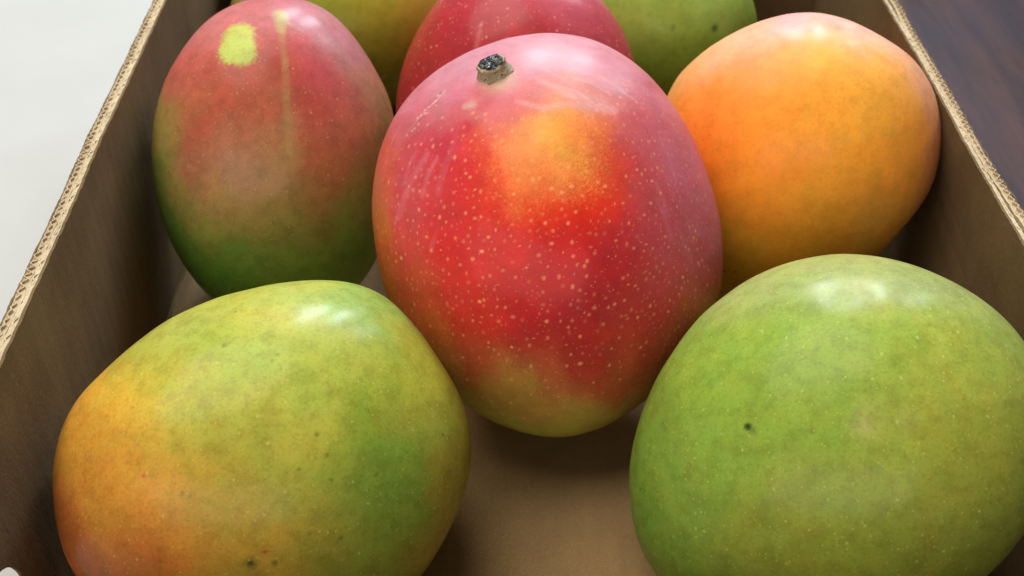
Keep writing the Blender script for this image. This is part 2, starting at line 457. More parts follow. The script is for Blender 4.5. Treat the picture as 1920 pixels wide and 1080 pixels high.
# ------------------------------------------------------------------ mangoes
# measurements of each fruit in millimetres: centre, long and cross axes, radii round the middle, half thickness;
# cp = skin colour over the fruit (position, rgb), with some light painted in, sp = spots and a painted highlight, ln = streaks, dn = dents and swellings
MANGOES = dict(
    red=dict(
        c=[10.12, 249.58, 55.83],
        u=[0.99947, -0.02508, 0.02068],
        w=[-0.00158, 0.59796, 0.80153],
        th=42.02,
        tilt=0.0,
        R=[48.77,48.15,47.83,47.86,48.27,49.07,50.22,51.56,52.93,54.18,55.16,55.79,56.06,56.04,55.86,55.64,55.45,55.24,54.88,54.21,53.25,52.18,51.16,50.24,49.49,48.97,48.74,48.86,49.32,50.05,50.95,52.03,53.28,54.54,55.66,56.59,57.2,57.21,56.5,55.36,54.26,53.45,52.93,52.55,52.07,51.37,50.49,49.59],
        cp=[[0.43,51.75,16.08,210,140,148],[17.1,43.04,21.85,206,126,133],[28.39,34.9,20.12,200,92,98],[-9.36,47.5,20.99,206,136,144],[-20.58,43.4,21.06,200,128,140],[-29.03,37.89,21.1,202,100,114],[-34.56,30.82,22.25,202,92,100],[-24.18,32.12,28.73,202,116,125],[-19.17,30.39,31.91,205,120,123],[-21.14,26.95,32.89,200,62,76],[-25.96,23.69,32.08,197,50,68],[-35.42,19.34,27.22,202,64,76],[-42.07,19.88,19.51,212,90,70],[-46.41,5.83,15.2,206,112,58],[-43.51,-5.63,18.67,206,98,58],[-11.67,31.51,33.49,210,104,115],[-3.61,32.04,34.33,216,104,98],[4.42,33.44,33.37,226,150,133],[12.56,35.06,30.65,212,120,117],[4.38,28.52,35.87,242,150,96],[-8.88,25.19,36.84,234,88,49],[1.72,24.4,37.78,255,200,80],[-3.55,18.39,39.5,255,176,108],[-7.51,19.76,38.81,255,164,98],[-2.23,14.4,40.53,250,122,64],[-5.55,23.51,37.81,255,160,72],[-6.83,15.76,39.86,250,140,84],[6.36,26.47,36.53,252,176,84],[-14.17,20.54,37.49,232,68,45],[-19.55,17.3,36.82,216,52,57],[9.67,25.14,36.49,226,92,66],[13.58,17.11,38.0,216,72,57],[22.01,26.95,30.74,203,95,99],[30.53,21.84,26.82,200,94,106],[36.42,15.17,23.7,194,92,108],[42.58,2.74,19.84,182,84,95],[23.03,11.94,35.31,192,72,79],[9.56,10.45,40.33,226,54,41],[0.39,9.14,41.45,232,54,41],[-11.42,9.2,40.45,226,58,51],[-23.6,9.36,36.58,212,62,64],[-33.67,8.23,30.83,211,74,79],[-36.84,-1.32,27.89,211,82,76],[-23.62,-1.3,36.85,214,56,57],[-10.1,-1.3,41.04,217,54,51],[3.0,-0.0,41.93,210,44,45],[16.17,1.29,39.56,190,52,57],[29.97,1.3,32.97,184,66,77],[40.77,-8.41,23.32,172,74,76],[30.07,-10.83,32.68,174,58,62],[16.23,-10.58,39.01,184,46,52],[3.02,-10.49,41.19,204,44,47],[-10.16,-11.86,39.93,208,50,47],[-23.8,-12.06,35.25,208,60,57],[-35.78,-13.86,25.96,212,88,62],[-41.85,-14.26,17.66,205,115,58],[-31.67,-23.65,25.67,208,110,57],[-17.07,-21.47,35.61,205,56,49],[-3.58,-21.21,38.79,188,44,47],[9.7,-21.26,37.99,175,42,47],[23.32,-21.59,33.55,172,52,53],[36.63,-22.33,23.88,168,80,60],[44.37,-20.23,13.64,172,110,68],[-27.84,-33.85,22.28,196,140,64],[-17.44,-32.91,30.17,195,88,60],[-3.64,-30.96,35.01,180,60,51],[9.85,-31.02,34.2,176,52,49],[23.81,-31.67,28.14,175,70,55],[33.14,-34.17,18.44,175,108,60],[-22.55,-43.03,17.8,182,166,72],[-10.66,-40.12,27.92,188,150,74],[3.14,-38.25,31.13,190,106,66],[17.04,-38.79,26.82,184,98,60],[24.68,-42.1,18.22,184,144,68],[-14.07,-50.0,14.85,186,176,81],[1.82,-46.15,24.8,190,156,79],[13.32,-49.42,17.69,186,164,77],[3.4,-55.8,9.18,186,178,81]],  # orange patch has a painted highlight in it; bottom rows lightened against shade
        sp=[[-14.45,37.89,28.76,2.64,206,184,132,0.9,0.5],[-12.15,39.59,28.1,4.17,205,180,140,0.7,0.5],[-14.75,38.5,28.24,0.69,70,62,48,0.95,0.4],[-13.78,38.76,28.32,0.42,70,62,48,0.9,0.4],[-16.54,34.44,30.5,4.17,208,84,96,0.8,0.4],[-11.05,34.21,32.09,3.06,210,100,110,0.6,0.5],[-22.91,35.28,27.29,3.06,206,96,122,0.7,0.5],[-19.41,33.0,30.29,1.25,206,172,156,0.6,0.6],[-21.08,32.65,29.86,0.83,206,176,160,0.5,0.6],[-24.55,24.04,32.65,2.5,196,48,68,0.6,0.4],[-21.42,26.96,32.78,2.22,200,52,72,0.6,0.4],[-28.66,36.58,22.65,0.33,235,200,180,0.85,0.4],[-32.27,32.7,22.96,0.36,235,200,180,0.85,0.4],[-31.03,33.14,23.65,0.33,120,70,66,0.85,0.4],[-37.08,26.16,22.68,0.35,235,200,180,0.85,0.4],[-25.88,37.25,24.03,0.27,120,70,66,0.85,0.4],[-32.12,30.66,24.55,0.21,120,70,66,0.85,0.4],[-31.11,33.39,23.39,0.4,235,200,180,0.85,0.4],[-33.31,31.33,23.06,0.36,235,200,180,0.85,0.4],[-35.66,27.31,23.45,0.38,235,200,180,0.85,0.4],[-34.97,27.88,23.78,0.39,235,200,180,0.85,0.4],[-31.96,32.35,23.47,0.27,120,70,66,0.85,0.4],[-29.93,34.34,23.55,0.34,235,200,180,0.85,0.4],[-29.29,35.6,22.97,0.33,120,70,66,0.85,0.4],[-29.21,34.95,23.63,0.41,235,200,180,0.85,0.4],[-34.3,30.7,22.62,0.37,235,200,180,0.85,0.4],[-31.15,33.16,23.52,0.25,120,70,66,0.85,0.4],[-28.2,37.0,22.62,0.39,120,70,66,0.85,0.4],[-33.86,28.91,24.19,0.36,235,200,180,0.85,0.4],[-33.49,30.06,23.75,0.35,120,70,66,0.85,0.4],[-32.09,31.92,23.74,0.31,235,200,180,0.85,0.4],[-31.48,31.76,24.35,0.29,235,200,180,0.85,0.4],[-32.01,31.64,24.0,0.29,235,200,180,0.85,0.4],[-36.56,25.52,23.57,0.28,235,200,180,0.85,0.4],[-27.78,36.88,22.98,0.33,120,70,66,0.85,0.4],[-36.72,26.72,22.77,0.38,120,70,66,0.85,0.4],[-28.97,33.69,24.81,0.26,235,200,180,0.85,0.4]],
        ln=[[[[-26.58,37.59,23.29],[-30.9,33.44,23.5],[-34.49,30.06,22.91],[-37.85,25.56,22.11]],0.42,0.28,[226,186,170],0.7],[[[-16.53,34.15,30.64],[-24.34,35.08,26.72],[-29.32,32.53,25.37]],0.42,0.28,[222,160,168],0.7],[[[-30.91,20.46,30.4],[-35.26,13.77,28.73],[-38.65,5.6,26.48]],0.83,1.39,[222,120,132],0.45],[[[-21.22,29.07,31.79],[-25.82,18.86,33.81],[-27.54,10.78,34.51]],0.69,1.11,[220,112,126],0.4],[[[-2.3,39.28,29.93],[4.44,35.59,32.14],[13.89,33.67,31.05]],1.11,1.67,[232,190,190],0.35],[[[-7.65,33.55,33.01],[-0.93,31.31,34.78],[7.09,32.75,33.45],[16.58,31.63,31.19]],0.83,1.39,[230,170,176],0.5],[[[2.91,32.99,33.82],[7.07,32.12,33.73],[11.22,29.42,34.22]],0.45,0.44,[236,202,208],0.23573224771055118],[[[-2.87,39.97,29.29],[0.99,38.92,30.21],[4.81,36.41,31.59]],0.26,0.36,[214,130,140],0.24728636327317205],[[[1.07,37.72,31.02],[6.61,36.46,31.28],[12.12,32.9,32.15]],0.46,0.34,[236,202,208],0.21546274662748688],[[[-5.33,44.09,25.54],[-0.67,42.62,27.21],[3.92,39.61,29.46]],0.38,0.47,[236,202,208],0.20130379664507575],[[[-2.16,41.49,28.19],[1.02,39.91,29.41],[4.17,38.51,30.26]],0.34,0.58,[214,130,140],0.16192220007883504],[[[19.6,32.51,29.17],[27.52,31.85,23.68],[35.99,27.46,16.1]],0.31,0.49,[214,130,140],0.22153711845935015],[[[6.22,40.06,28.74],[11.08,38.88,28.51],[15.92,35.96,28.74]],0.37,0.57,[236,202,208],0.29501281081064923],[[[-3.3,38.59,30.37],[1.57,37.32,31.27],[6.4,34.17,32.77]],0.28,0.3,[236,202,208],0.24286932682370133],[[[7.3,42.22,26.72],[13.5,41.01,25.82],[19.68,37.12,25.81]],0.29,0.65,[236,202,208],0.3014948713406781],[[[8.39,40.27,28.15],[11.84,39.24,27.97],[15.28,37.38,27.94]],0.3,0.35,[236,202,208],0.3724948003098722],[[[13.92,38.08,28.08],[18.2,37.46,26.47],[22.47,34.83,25.71]],0.48,0.53,[236,202,208],0.25336315214980254],[[[-1.53,40.13,29.24],[5.41,39.03,29.69],[12.26,33.99,31.46]],0.33,0.54,[214,130,140],0.2947648778646934],[[[5.98,35.9,31.7],[10.06,35.2,31.35],[14.13,32.45,31.73]],0.44,0.47,[214,130,140],0.19319828887760834],[[[-5.37,40.21,28.98],[0.74,37.62,31.04],[6.78,34.62,32.36]],0.39,0.32,[236,202,208],0.23882714888146755],[[[-0.8,35.68,32.31],[5.24,34.73,32.53],[11.24,30.42,33.67]],0.38,0.57,[236,202,208],0.2083820719668592],[[[9.0,32.87,33.0],[13.44,31.76,32.29],[17.89,29.25,31.89]],0.21,0.31,[236,202,208],0.15453657214263763],[[[-28.35,9.78,34.21],[-31.13,4.66,32.8],[-32.67,-0.54,31.47]],0.59,0.71,[196,50,66],0.4396753873184258],[[[-39.07,29.14,18.22],[-40.49,26.34,18.27],[-41.14,23.47,19.06]],0.67,0.68,[196,50,66],0.3411489211826525],[[[-28.93,18.85,32.16],[-31.43,14.1,31.6],[-32.74,9.3,31.37]],0.49,1.07,[196,50,66],0.4950529966304793],[[[-33.99,21.68,27.68],[-36.25,17.45,27.08],[-37.41,13.17,26.95]],0.57,0.71,[222,126,138],0.3122671922107848],[[[-23.77,20.39,34.3],[-25.33,17.27,34.5],[-26.13,14.14,34.8]],0.49,0.5,[222,126,138],0.4482901924570122],[[[-31.51,23.08,29.04],[-34.16,17.97,28.74],[-35.55,12.83,28.66]],0.39,0.89,[196,50,66],0.2737004389147568],[[[-37.84,8.78,27.05],[-39.32,6.28,25.72],[-40.12,3.74,24.87]],0.36,1.02,[222,126,138],0.4736000180069528],[[[-25.25,9.57,35.87],[-26.46,7.29,35.4],[-27.09,5.0,35.15]],0.49,0.59,[222,126,138],0.35833861136298284],[[[-26.48,4.13,35.55],[-28.49,0.42,34.29],[-29.58,-3.33,33.39]],0.49,1.03,[222,126,138],0.45795906352311855],[[[-31.12,3.51,32.73],[-33.6,-0.91,30.77],[-35.03,-5.41,28.9]],0.47,0.53,[196,50,66],0.26488962556597206],[[[-39.26,29.45,17.71],[-41.9,24.39,17.41],[-43.18,19.25,18.08]],0.58,0.46,[222,126,138],0.29162938034943287],[[[-28.3,19.35,32.37],[-30.77,14.63,31.93],[-32.05,9.87,31.82]],0.68,0.87,[222,126,138],0.4677351716992214],[[[24.4,9.7,35.13],[25.83,6.92,34.84],[26.69,4.13,34.7]],0.39,1.0,[190,70,84],0.2874557765396109],[[[27.39,9.06,33.43],[30.07,3.92,32.59],[31.72,-1.25,31.91]],0.58,1.18,[206,128,150],0.25852928649812007],[[[31.7,5.36,31.22],[34.71,-0.2,29.51],[36.62,-5.84,27.97]],0.46,1.11,[206,128,150],0.22125487153230247],[[[33.85,18.1,25.27],[35.3,15.32,24.98],[36.13,12.51,25.22]],0.36,0.71,[206,128,150],0.39223408172346863],[[[26.89,13.91,32.59],[29.3,9.25,32.11],[30.73,4.55,32.04]],0.67,0.93,[206,128,150],0.28737229803625913],[[[24.94,8.81,34.9],[27.81,3.24,34.2],[29.58,-2.35,33.54]],0.35,0.58,[190,70,84],0.3296104007994659],[[[35.56,20.28,22.23],[37.38,16.84,21.71],[38.39,13.35,22.1]],0.65,0.6,[190,70,84],0.3591269335616608],[[[33.74,16.75,25.97],[35.56,13.25,25.57],[36.63,9.73,25.59]],0.29,0.88,[190,70,84],0.2688715596188618],[[[29.01,24.91,26.6],[31.54,19.81,26.89],[33.01,14.69,27.59]],0.63,0.77,[206,128,150],0.2548218917226608],[[[25.14,27.19,28.62],[27.16,23.05,29.13],[28.33,18.89,29.92]],0.63,1.08,[190,70,84],0.2777788443785304]],
        dn=[[-14.06,42.03,25.42,6.94,-0.7],[-14.02,41.23,26.21,16.61,0.7],[-16.52,33.87,30.78,4.23,-0.5],[-22.49,25.6,33.0,6.04,-0.5],[4.41,32.01,34.2,9.06,0.4]],
    ),
    patch=dict(
        c=[-77.23, 301.45, 49.36],
        u=[0.97716, 0.16398, -0.13517],
        w=[0.02503, 0.54286, 0.83945],
        th=35.77,
        tilt=0.0,
        R=[39.55,39.79,40.31,41.0,41.77,42.66,43.84,45.37,47.16,48.92,50.2,50.64,50.29,49.53,48.54,47.14,45.3,43.38,41.72,40.34,39.2,38.3,37.71,37.42,37.35,37.51,37.95,38.7,39.83,41.33,43.21,45.49,48.03,50.45,52.31,53.38,53.78,53.71,53.31,52.59,51.38,49.57,47.31,44.93,42.82,41.2,40.15,39.63],
        cp=[[-31.61,5.55,18.39,156,136,53],[-33.66,-7.32,14.57,124,134,44],[-30.78,-21.97,13.59,104,138,36],[-24.94,13.44,24.46,188,104,65],[-22.0,26.21,21.4,202,92,77],[-17.53,36.13,17.85,206,106,99],[-6.63,43.11,16.7,205,100,96],[7.59,41.97,19.18,202,102,110],[17.24,37.76,18.44,202,120,125],[23.67,28.24,20.34,192,112,110],[28.67,20.38,19.91,182,118,86],[34.99,9.24,15.66,154,120,61],[-1.84,29.58,28.76,192,76,63],[-15.57,21.32,28.41,196,82,56],[-9.42,19.83,31.48,192,77,56],[13.7,27.25,27.55,196,76,80],[20.05,18.02,27.97,190,86,79],[10.45,15.88,32.56,192,80,64],[-4.85,13.74,33.98,190,95,65],[-21.7,8.76,28.17,188,82,60],[-12.42,5.84,33.38,190,110,75],[-0.3,6.16,35.48,186,120,77],[13.57,5.05,33.37,186,86,67],[24.96,7.06,27.38,182,96,68],[32.08,0.82,20.92,152,112,53],[-21.75,-3.67,28.86,182,112,73],[-9.43,-6.43,34.2,177,117,77],[2.75,-3.03,35.57,172,126,70],[16.79,-2.73,32.29,172,97,57],[28.56,-5.79,24.28,152,117,53],[-26.87,-14.98,22.51,152,137,53],[-14.13,-15.97,31.22,179,136,70],[-1.84,-14.06,34.45,166,129,58],[13.68,-12.29,32.74,159,117,53],[27.01,-15.65,24.47,138,133,46],[-29.34,-26.96,12.57,104,144,37],[-17.46,-25.8,26.5,142,153,46],[-4.94,-22.08,32.28,160,139,55],[7.47,-21.95,32.14,150,140,51],[22.06,-23.81,26.28,125,147,43],[-17.82,-36.03,20.67,105,162,37],[-5.01,-31.97,28.28,127,170,46],[7.58,-31.92,28.2,127,170,46],[22.39,-32.41,22.22,110,162,43],[-9.96,-42.72,19.71,109,171,39],[7.82,-44.48,19.17,112,175,39],[21.38,-43.59,12.89,111,168,39]],  # lower rows lightened in colour to offset the shade there
        sp=[[-9.91,35.64,23.05,4.92,196,208,52,0.95,0.22],[-10.61,30.97,26.03,5.39,190,206,48,0.97,0.2],[-9.19,28.72,27.77,3.81,190,204,48,0.9,0.25]],
        ln=[[[[2.05,42.47,19.19],[2.49,36.71,24.48]],2.22,1.11,[186,180,84],0.95],[[[3.0,43.44,18.13],[4.38,39.24,22.28]],1.11,0.79,[186,180,84],0.8],[[[2.64,36.39,24.68],[3.22,24.99,30.93],[3.66,14.03,34.13],[4.43,0.11,35.43]],0.95,1.27,[182,150,80],0.55],[[[3.45,39.88,21.74],[6.26,38.66,22.63],[9.56,37.04,23.16]],0.95,0.48,[205,160,120],0.8]],
        dn=[],
    ),
    orange=dict(
        c=[91.01, 293.63, 52.37],
        u=[0.96732, -0.19566, 0.16129],
        w=[-0.0284, 0.54849, 0.83568],
        th=43.11,
        tilt=-0.15,
        R=[41.14,41.94,42.59,43.09,43.47,43.74,43.77,43.61,43.54,43.78,44.29,44.71,44.81,44.73,44.66,44.69,44.87,45.26,45.79,46.28,46.45,46.17,45.7,45.39,45.29,45.42,45.9,46.75,47.93,49.37,50.9,52.15,52.67,52.1,50.46,48.18,45.77,43.58,41.7,40.19,39.12,38.41,37.97,37.84,38.16,38.87,39.66,40.37],
        cp=[[-38.15,22.35,16.53,231,162,66],[-27.88,31.05,21.94,250,166,98],[-15.12,36.18,26.07,250,173,128],[-0.0,40.31,24.86,248,160,158],[11.91,38.19,23.91,250,176,152],[22.32,33.28,21.85,248,181,150],[33.01,25.24,17.2,246,171,132],[38.55,14.4,14.49,243,160,112],[40.18,1.97,10.65,235,145,88],[-14.72,26.15,35.94,248,149,80],[-2.9,28.4,37.38,250,162,78],[11.58,29.39,34.22,250,177,70],[26.11,21.59,30.49,250,171,70],[-30.34,16.47,31.26,246,145,52],[-14.57,15.4,40.49,249,149,45],[-0.0,14.69,42.84,250,158,45],[14.23,11.28,40.9,250,171,55],[28.98,8.08,31.65,249,160,52],[-25.38,8.41,36.19,242,130,36],[-25.56,-2.34,35.11,241,131,32],[-7.24,0.21,42.48,248,145,36],[8.61,-3.2,41.41,250,157,40],[26.23,-3.76,31.89,244,152,46],[-22.71,-14.89,33.43,249,151,42],[-7.36,-14.91,38.62,252,149,36],[8.79,-15.3,36.1,252,160,42],[22.33,-15.95,27.26,244,164,62],[-19.95,-26.21,29.43,242,176,46],[-7.53,-26.08,32.51,252,164,38],[7.5,-24.87,29.71,252,170,48],[18.19,-23.89,23.27,239,172,64],[-22.25,-36.9,19.14,226,175,50],[-10.84,-34.67,24.98,246,166,44]],  # lower rows painted lighter, standing in for light from the front
        sp=[[11.59,37.8,24.82,1.71,226,150,112,0.7,0.6],[-22.47,-33.23,22.82,0.47,110,70,25,0.8,0.4],[-19.01,-33.05,24.75,0.47,110,70,25,0.8,0.4]],
        ln=[],
        dn=[[11.11,37.42,25.77,4.38,-0.7],[15.76,38.09,20.17,3.71,0.5]],
    ),
    yellow=dict(
        c=[-61.02, 180.35, 40.33],
        u=[0.97495, 0.17164, -0.14149],
        w=[-0.0328, 0.74005, 0.67175],
        th=36.75,
        tilt=0.0,
        R=[51.43,51.26,50.6,49.76,49.19,49.11,49.32,49.24,48.32,46.63,44.71,43.0,41.62,40.61,39.96,39.64,39.59,39.75,40.1,40.74,41.94,43.66,45.14,46.25,47.06,47.68,48.37,49.02,49.34,48.93,47.75,46.23,44.76,43.59,42.83,42.48,42.52,42.98,43.76,44.79,46.01,47.28,48.35,49.0,49.35,49.77,50.42,51.08],
        cp=[[13.58,38.99,15.84,170,181,75],[26.29,36.58,14.53,136,168,69],[-4.81,34.91,18.13,175,174,61],[-14.14,29.76,20.39,172,174,71],[-23.29,23.82,20.38,168,166,60],[5.93,32.91,23.55,183,184,81],[17.85,30.18,25.24,154,177,83],[33.26,25.75,18.93,181,175,46],[28.22,30.8,19.56,145,173,75],[-29.86,16.73,21.31,192,164,43],[-39.01,7.71,18.11,212,152,38],[-42.43,-1.48,16.08,208,134,41],[-43.82,-10.81,12.94,201,116,43],[-41.37,-20.17,13.02,193,103,41],[-37.68,-24.8,14.74,192,103,41],[-19.26,18.46,27.38,172,175,56],[-6.79,20.31,30.92,163,177,56],[6.83,19.97,32.59,167,179,63],[18.55,19.95,30.62,172,175,56],[29.76,17.72,26.0,168,166,39],[-28.97,7.19,27.61,208,166,41],[-18.76,7.91,32.41,192,175,52],[-7.74,9.79,34.84,173,173,56],[3.34,9.48,35.79,186,179,60],[14.72,10.42,34.15,173,173,53],[24.29,10.33,31.03,134,159,39],[37.16,7.87,24.42,157,156,47],[-32.14,-1.73,26.85,212,152,41],[-22.97,-2.0,32.03,212,161,49],[-14.18,-1.18,34.96,192,166,49],[-5.47,0.74,36.48,165,166,53],[5.52,-0.75,36.46,174,173,56],[16.88,0.0,34.65,156,166,50],[26.47,0.86,31.41,120,155,43],[39.62,-0.72,23.32,157,156,47],[-29.68,-10.71,28.02,204,130,44],[-19.6,-8.73,32.97,217,148,41],[-17.48,-17.7,31.35,212,136,41],[-9.8,-11.27,34.72,195,162,46],[-1.1,-9.41,35.71,174,163,46],[8.86,-9.85,35.22,156,159,53],[20.36,-9.29,32.77,121,155,50],[31.49,-9.93,27.59,130,155,47],[44.2,-7.09,17.46,163,148,47],[-26.47,-20.93,26.46,197,111,39],[-7.71,-21.52,31.09,192,145,43],[3.32,-18.62,33.02,192,159,46],[12.33,-20.32,31.48,150,152,47],[24.17,-21.24,27.59,132,152,47],[36.02,-21.31,19.42,156,145,47],[43.1,-14.57,15.32,161,138,47],[-21.3,-29.43,22.36,195,116,41],[1.13,-30.39,25.71,183,150,46],[24.79,-31.37,19.74,138,150,46]],
        sp=[[-7.91,24.45,28.04,0.42,74,92,40,0.75,0.6],[-2.21,-22.37,31.06,1.19,74,92,40,0.75,0.6],[2.78,-22.64,31.13,0.6,74,92,40,0.75,0.6],[-38.94,-11.82,20.01,0.48,92,84,44,0.75,0.6],[11.63,4.15,35.61,0.48,92,84,44,0.75,0.6],[13.76,-0.24,35.32,0.48,92,84,44,0.75,0.6],[3.42,22.12,31.34,0.36,74,92,40,0.75,0.6],[2.27,20.67,32.03,0.36,74,92,40,0.75,0.6],[4.08,18.82,32.95,0.36,74,92,40,0.75,0.6],[14.54,-5.59,34.83,0.36,74,92,40,0.75,0.6],[24.56,-4.88,31.93,0.36,74,92,40,0.75,0.6],[-20.88,-21.26,28.61,0.36,74,92,40,0.75,0.6],[-16.31,-7.17,34.22,0.36,74,92,40,0.75,0.6],[-14.68,-7.78,34.51,0.36,74,92,40,0.75,0.6],[23.02,9.15,31.85,0.3,74,92,40,0.75,0.6],[-6.55,-1.44,36.29,0.3,74,92,40,0.75,0.6],[7.75,-3.07,36.11,0.36,74,92,40,0.75,0.6],[41.22,3.53,21.73,0.3,74,92,40,0.75,0.6],[16.92,-18.3,31.41,0.48,92,84,44,0.75,0.6],[10.02,-16.71,33.3,0.36,74,92,40,0.75,0.6],[0.88,-20.1,32.37,0.48,206,60,36,0.95,0.4],[-24.07,-3.3,31.58,0.42,196,80,40,0.9,0.4],[-2.21,-22.37,31.06,0.6,52,66,30,0.8,0.5]],
        ln=[[[[-33.92,17.76,15.85],[-33.88,12.13,21.38],[-33.62,5.11,24.8]],0.36,0.36,[196,128,40],0.5]],
        dn=[[-32.87,15.73,19.43,2.6,-0.15]],
    ),
    green=dict(
        c=[79.46, 181.55, 43.78],
        u=[0.95821, -0.22074, 0.18196],
        w=[0.03824, 0.72921, 0.68322],
        th=39.3,
        tilt=0.0,
        R=[46.62,47.19,47.64,47.9,47.93,47.77,47.41,46.95,46.64,46.41,46.13,45.79,45.48,45.25,45.07,44.92,44.8,44.69,44.64,44.74,45.15,45.9,46.84,47.9,49.24,50.77,52.36,53.94,55.19,55.48,54.25,51.81,49.44,47.53,45.98,44.76,43.82,43.18,42.8,42.66,42.74,42.95,43.22,43.6,44.11,44.75,45.4,46.0],
        cp=[[2.98,42.08,14.92,171,181,78],[-21.46,35.93,13.95,163,181,80],[-8.87,37.57,20.25,160,183,87],[14.81,41.02,13.19,165,181,87],[26.02,34.53,15.26,163,181,83],[34.59,26.01,16.66,160,177,78],[39.74,16.64,17.14,160,170,71],[-33.6,22.67,16.87,147,174,59],[-20.09,21.76,29.4,151,181,58],[-8.4,24.0,32.37,154,181,60],[2.74,21.63,34.49,157,181,56],[13.69,24.34,31.42,160,181,58],[24.48,20.11,29.31,165,178,61],[33.17,13.7,25.96,160,174,66],[-40.89,9.73,17.59,139,166,52],[-26.87,9.57,30.85,148,179,54],[-13.77,9.7,36.4,154,181,55],[-2.71,12.2,37.75,151,178,53],[7.98,8.02,38.05,164,180,65],[18.63,10.65,35.06,171,178,60],[29.39,6.7,30.37,163,170,56],[-44.3,-4.28,18.3,134,168,54],[-31.42,-3.62,30.58,145,178,63],[-19.28,-3.05,36.21,148,178,58],[-8.08,-1.44,38.72,151,178,56],[2.65,-2.09,39.08,154,174,54],[13.17,-1.65,37.55,158,171,54],[23.79,-1.24,33.62,160,168,51],[35.0,-0.83,25.82,156,163,56],[-45.64,-16.93,16.21,129,165,52],[-31.26,-15.36,30.26,141,172,58],[-19.23,-14.41,35.32,144,171,56],[-8.08,-14.81,36.78,158,168,51],[2.65,-13.07,37.34,150,168,54],[13.2,-12.58,35.54,153,163,54],[23.88,-12.22,31.19,156,160,52],[35.32,-12.08,21.97,144,159,57],[-38.52,-28.5,19.74,132,165,52],[-25.42,-26.72,28.55,140,165,54],[-13.77,-25.62,31.51,154,164,52],[-2.71,-24.76,32.5,157,167,49],[13.41,-23.88,30.14,150,159,52],[27.89,-23.78,21.05,142,156,53],[-8.42,-35.16,24.0,150,162,51],[19.34,-31.22,20.12,144,157,52]],
        sp=[[-19.02,2.67,35.98,0.83,34,52,20,1,0.5],[-17.97,1.91,36.35,0.83,92,118,52,0.7,0.7],[-45.46,-12.5,17.15,0.59,70,100,50,0.6,0.6],[-5.37,2.23,38.92,0.59,120,120,60,0.5,0.6],[3.94,5.44,38.79,3.57,198,198,118,0.4,0.8],[4.78,3.49,38.93,1.66,196,180,110,0.4,0.7],[13.22,4.9,37.5,1.9,170,174,100,0.4,0.8],[-13.54,-5.97,37.77,0.25,96,104,46,0.5,0.5],[-29.61,2.47,30.98,0.23,96,104,46,0.5,0.5],[13.08,21.95,32.86,0.2,96,104,46,0.5,0.5],[-0.22,5.29,38.97,0.27,96,104,46,0.5,0.5],[-12.8,15.71,34.95,0.3,96,104,46,0.5,0.5],[-19.47,18.48,31.4,0.21,96,104,46,0.5,0.5],[-12.27,14.22,35.64,0.25,96,104,46,0.5,0.5],[29.09,20.82,26.04,0.23,96,104,46,0.5,0.5],[10.19,-18.07,34.26,0.31,96,104,46,0.5,0.5],[-26.37,-2.42,33.3,0.29,96,104,46,0.5,0.5],[-33.52,-5.47,29.38,0.2,96,104,46,0.5,0.5],[16.94,-20.51,30.85,0.25,96,104,46,0.5,0.5],[22.41,14.6,32.48,0.27,96,104,46,0.5,0.5]],  # pale spots near the middle paint in a soft highlight
        ln=[],
        dn=[[1.69,31.62,28.25,7.75,-0.28],[-11.09,33.98,23.86,10.34,0.3],[4.78,4.59,38.81,5.17,-0.12],[-1.61,5.48,38.88,3.88,0.12]],
    ),
    far_red=dict(
        c=[1.56, 358.18, 43.06],
        u=[0.99999, -0.003, 0.00247],
        w=[-0.0007, 0.48555, 0.87421],
        th=36.43,
        tilt=0.0,
        R=[44.63,44.19,43.84,43.58,43.38,43.24,43.19,43.25,43.43,43.72,44.0,44.12,44.04,43.77,43.31,42.68,41.96,41.32,40.83,40.53,40.46,40.69,41.22,42.03,43.09,44.34,45.62,46.7,47.37,47.56,47.33,46.87,46.33,45.79,45.33,45.03,44.91,44.99,45.34,45.92,46.54,47.05,47.36,47.36,47.01,46.44,45.8,45.18],
        cp=[[-31.31,18.35,16.04,190,55,58],[-39.26,1.88,14.15,188,52,58],[-41.53,-7.46,12.2,192,72,52],[-25.46,23.6,18.99,192,52,58],[-12.26,24.83,27.48,188,46,58],[-1.43,21.07,31.82,206,72,76],[5.73,24.67,29.73,196,60,72],[20.42,26.88,22.78,202,82,98],[33.82,18.25,16.94,198,76,88],[41.22,9.31,9.92,192,72,80],[-34.51,16.71,11.78,198,80,58],[-12.22,-7.06,34.76,190,52,56],[14.76,-7.09,34.03,190,55,60]],
        sp=[[-11.84,19.77,30.32,0.72,236,150,140,0.8,0.4]],
        ln=[[[[-11.31,21.19,29.93],[-12.55,17.28,31.16],[-13.24,12.33,32.59]],0.54,1.08,[226,130,124],0.6]],
        dn=[],
    ),
    far_yellow=dict(
        c=[-70.24, 418.72, 39.07],
        u=[0.98815, 0.11844, -0.09764],
        w=[0.0358, 0.44071, 0.89694],
        th=38.55,
        tilt=0.0,
        R=[46.51,46.49,46.05,45.34,44.43,43.39,42.29,41.2,40.2,39.31,38.59,38.05,37.71,37.58,37.66,37.96,38.47,39.16,39.99,40.85,41.7,42.67,43.64,44.48,45.09,45.35,45.23,44.86,44.27,43.53,42.71,41.88,41.09,40.39,39.83,39.43,39.21,39.2,39.39,39.78,40.37,41.13,42.01,42.87,43.7,44.6,45.45,46.12],
        cp=[[-3.97,6.69,37.67,152,157,42],[7.98,6.18,37.36,177,167,42],[22.28,4.79,33.47,182,152,42],[33.03,7.29,26.26,192,142,46],[12.07,-3.52,36.96,152,157,38],[20.47,-11.34,32.5,145,155,42],[18.71,-21.83,27.7,125,145,44],[-41.5,6.66,12.16,172,150,80],[-15.98,-4.51,35.83,150,150,48]],
        sp=[[16.55,-20.77,29.45,0.61,200,200,170,0.8,0.5]],
        ln=[],
        dn=[],
    ),
    far_green=dict(
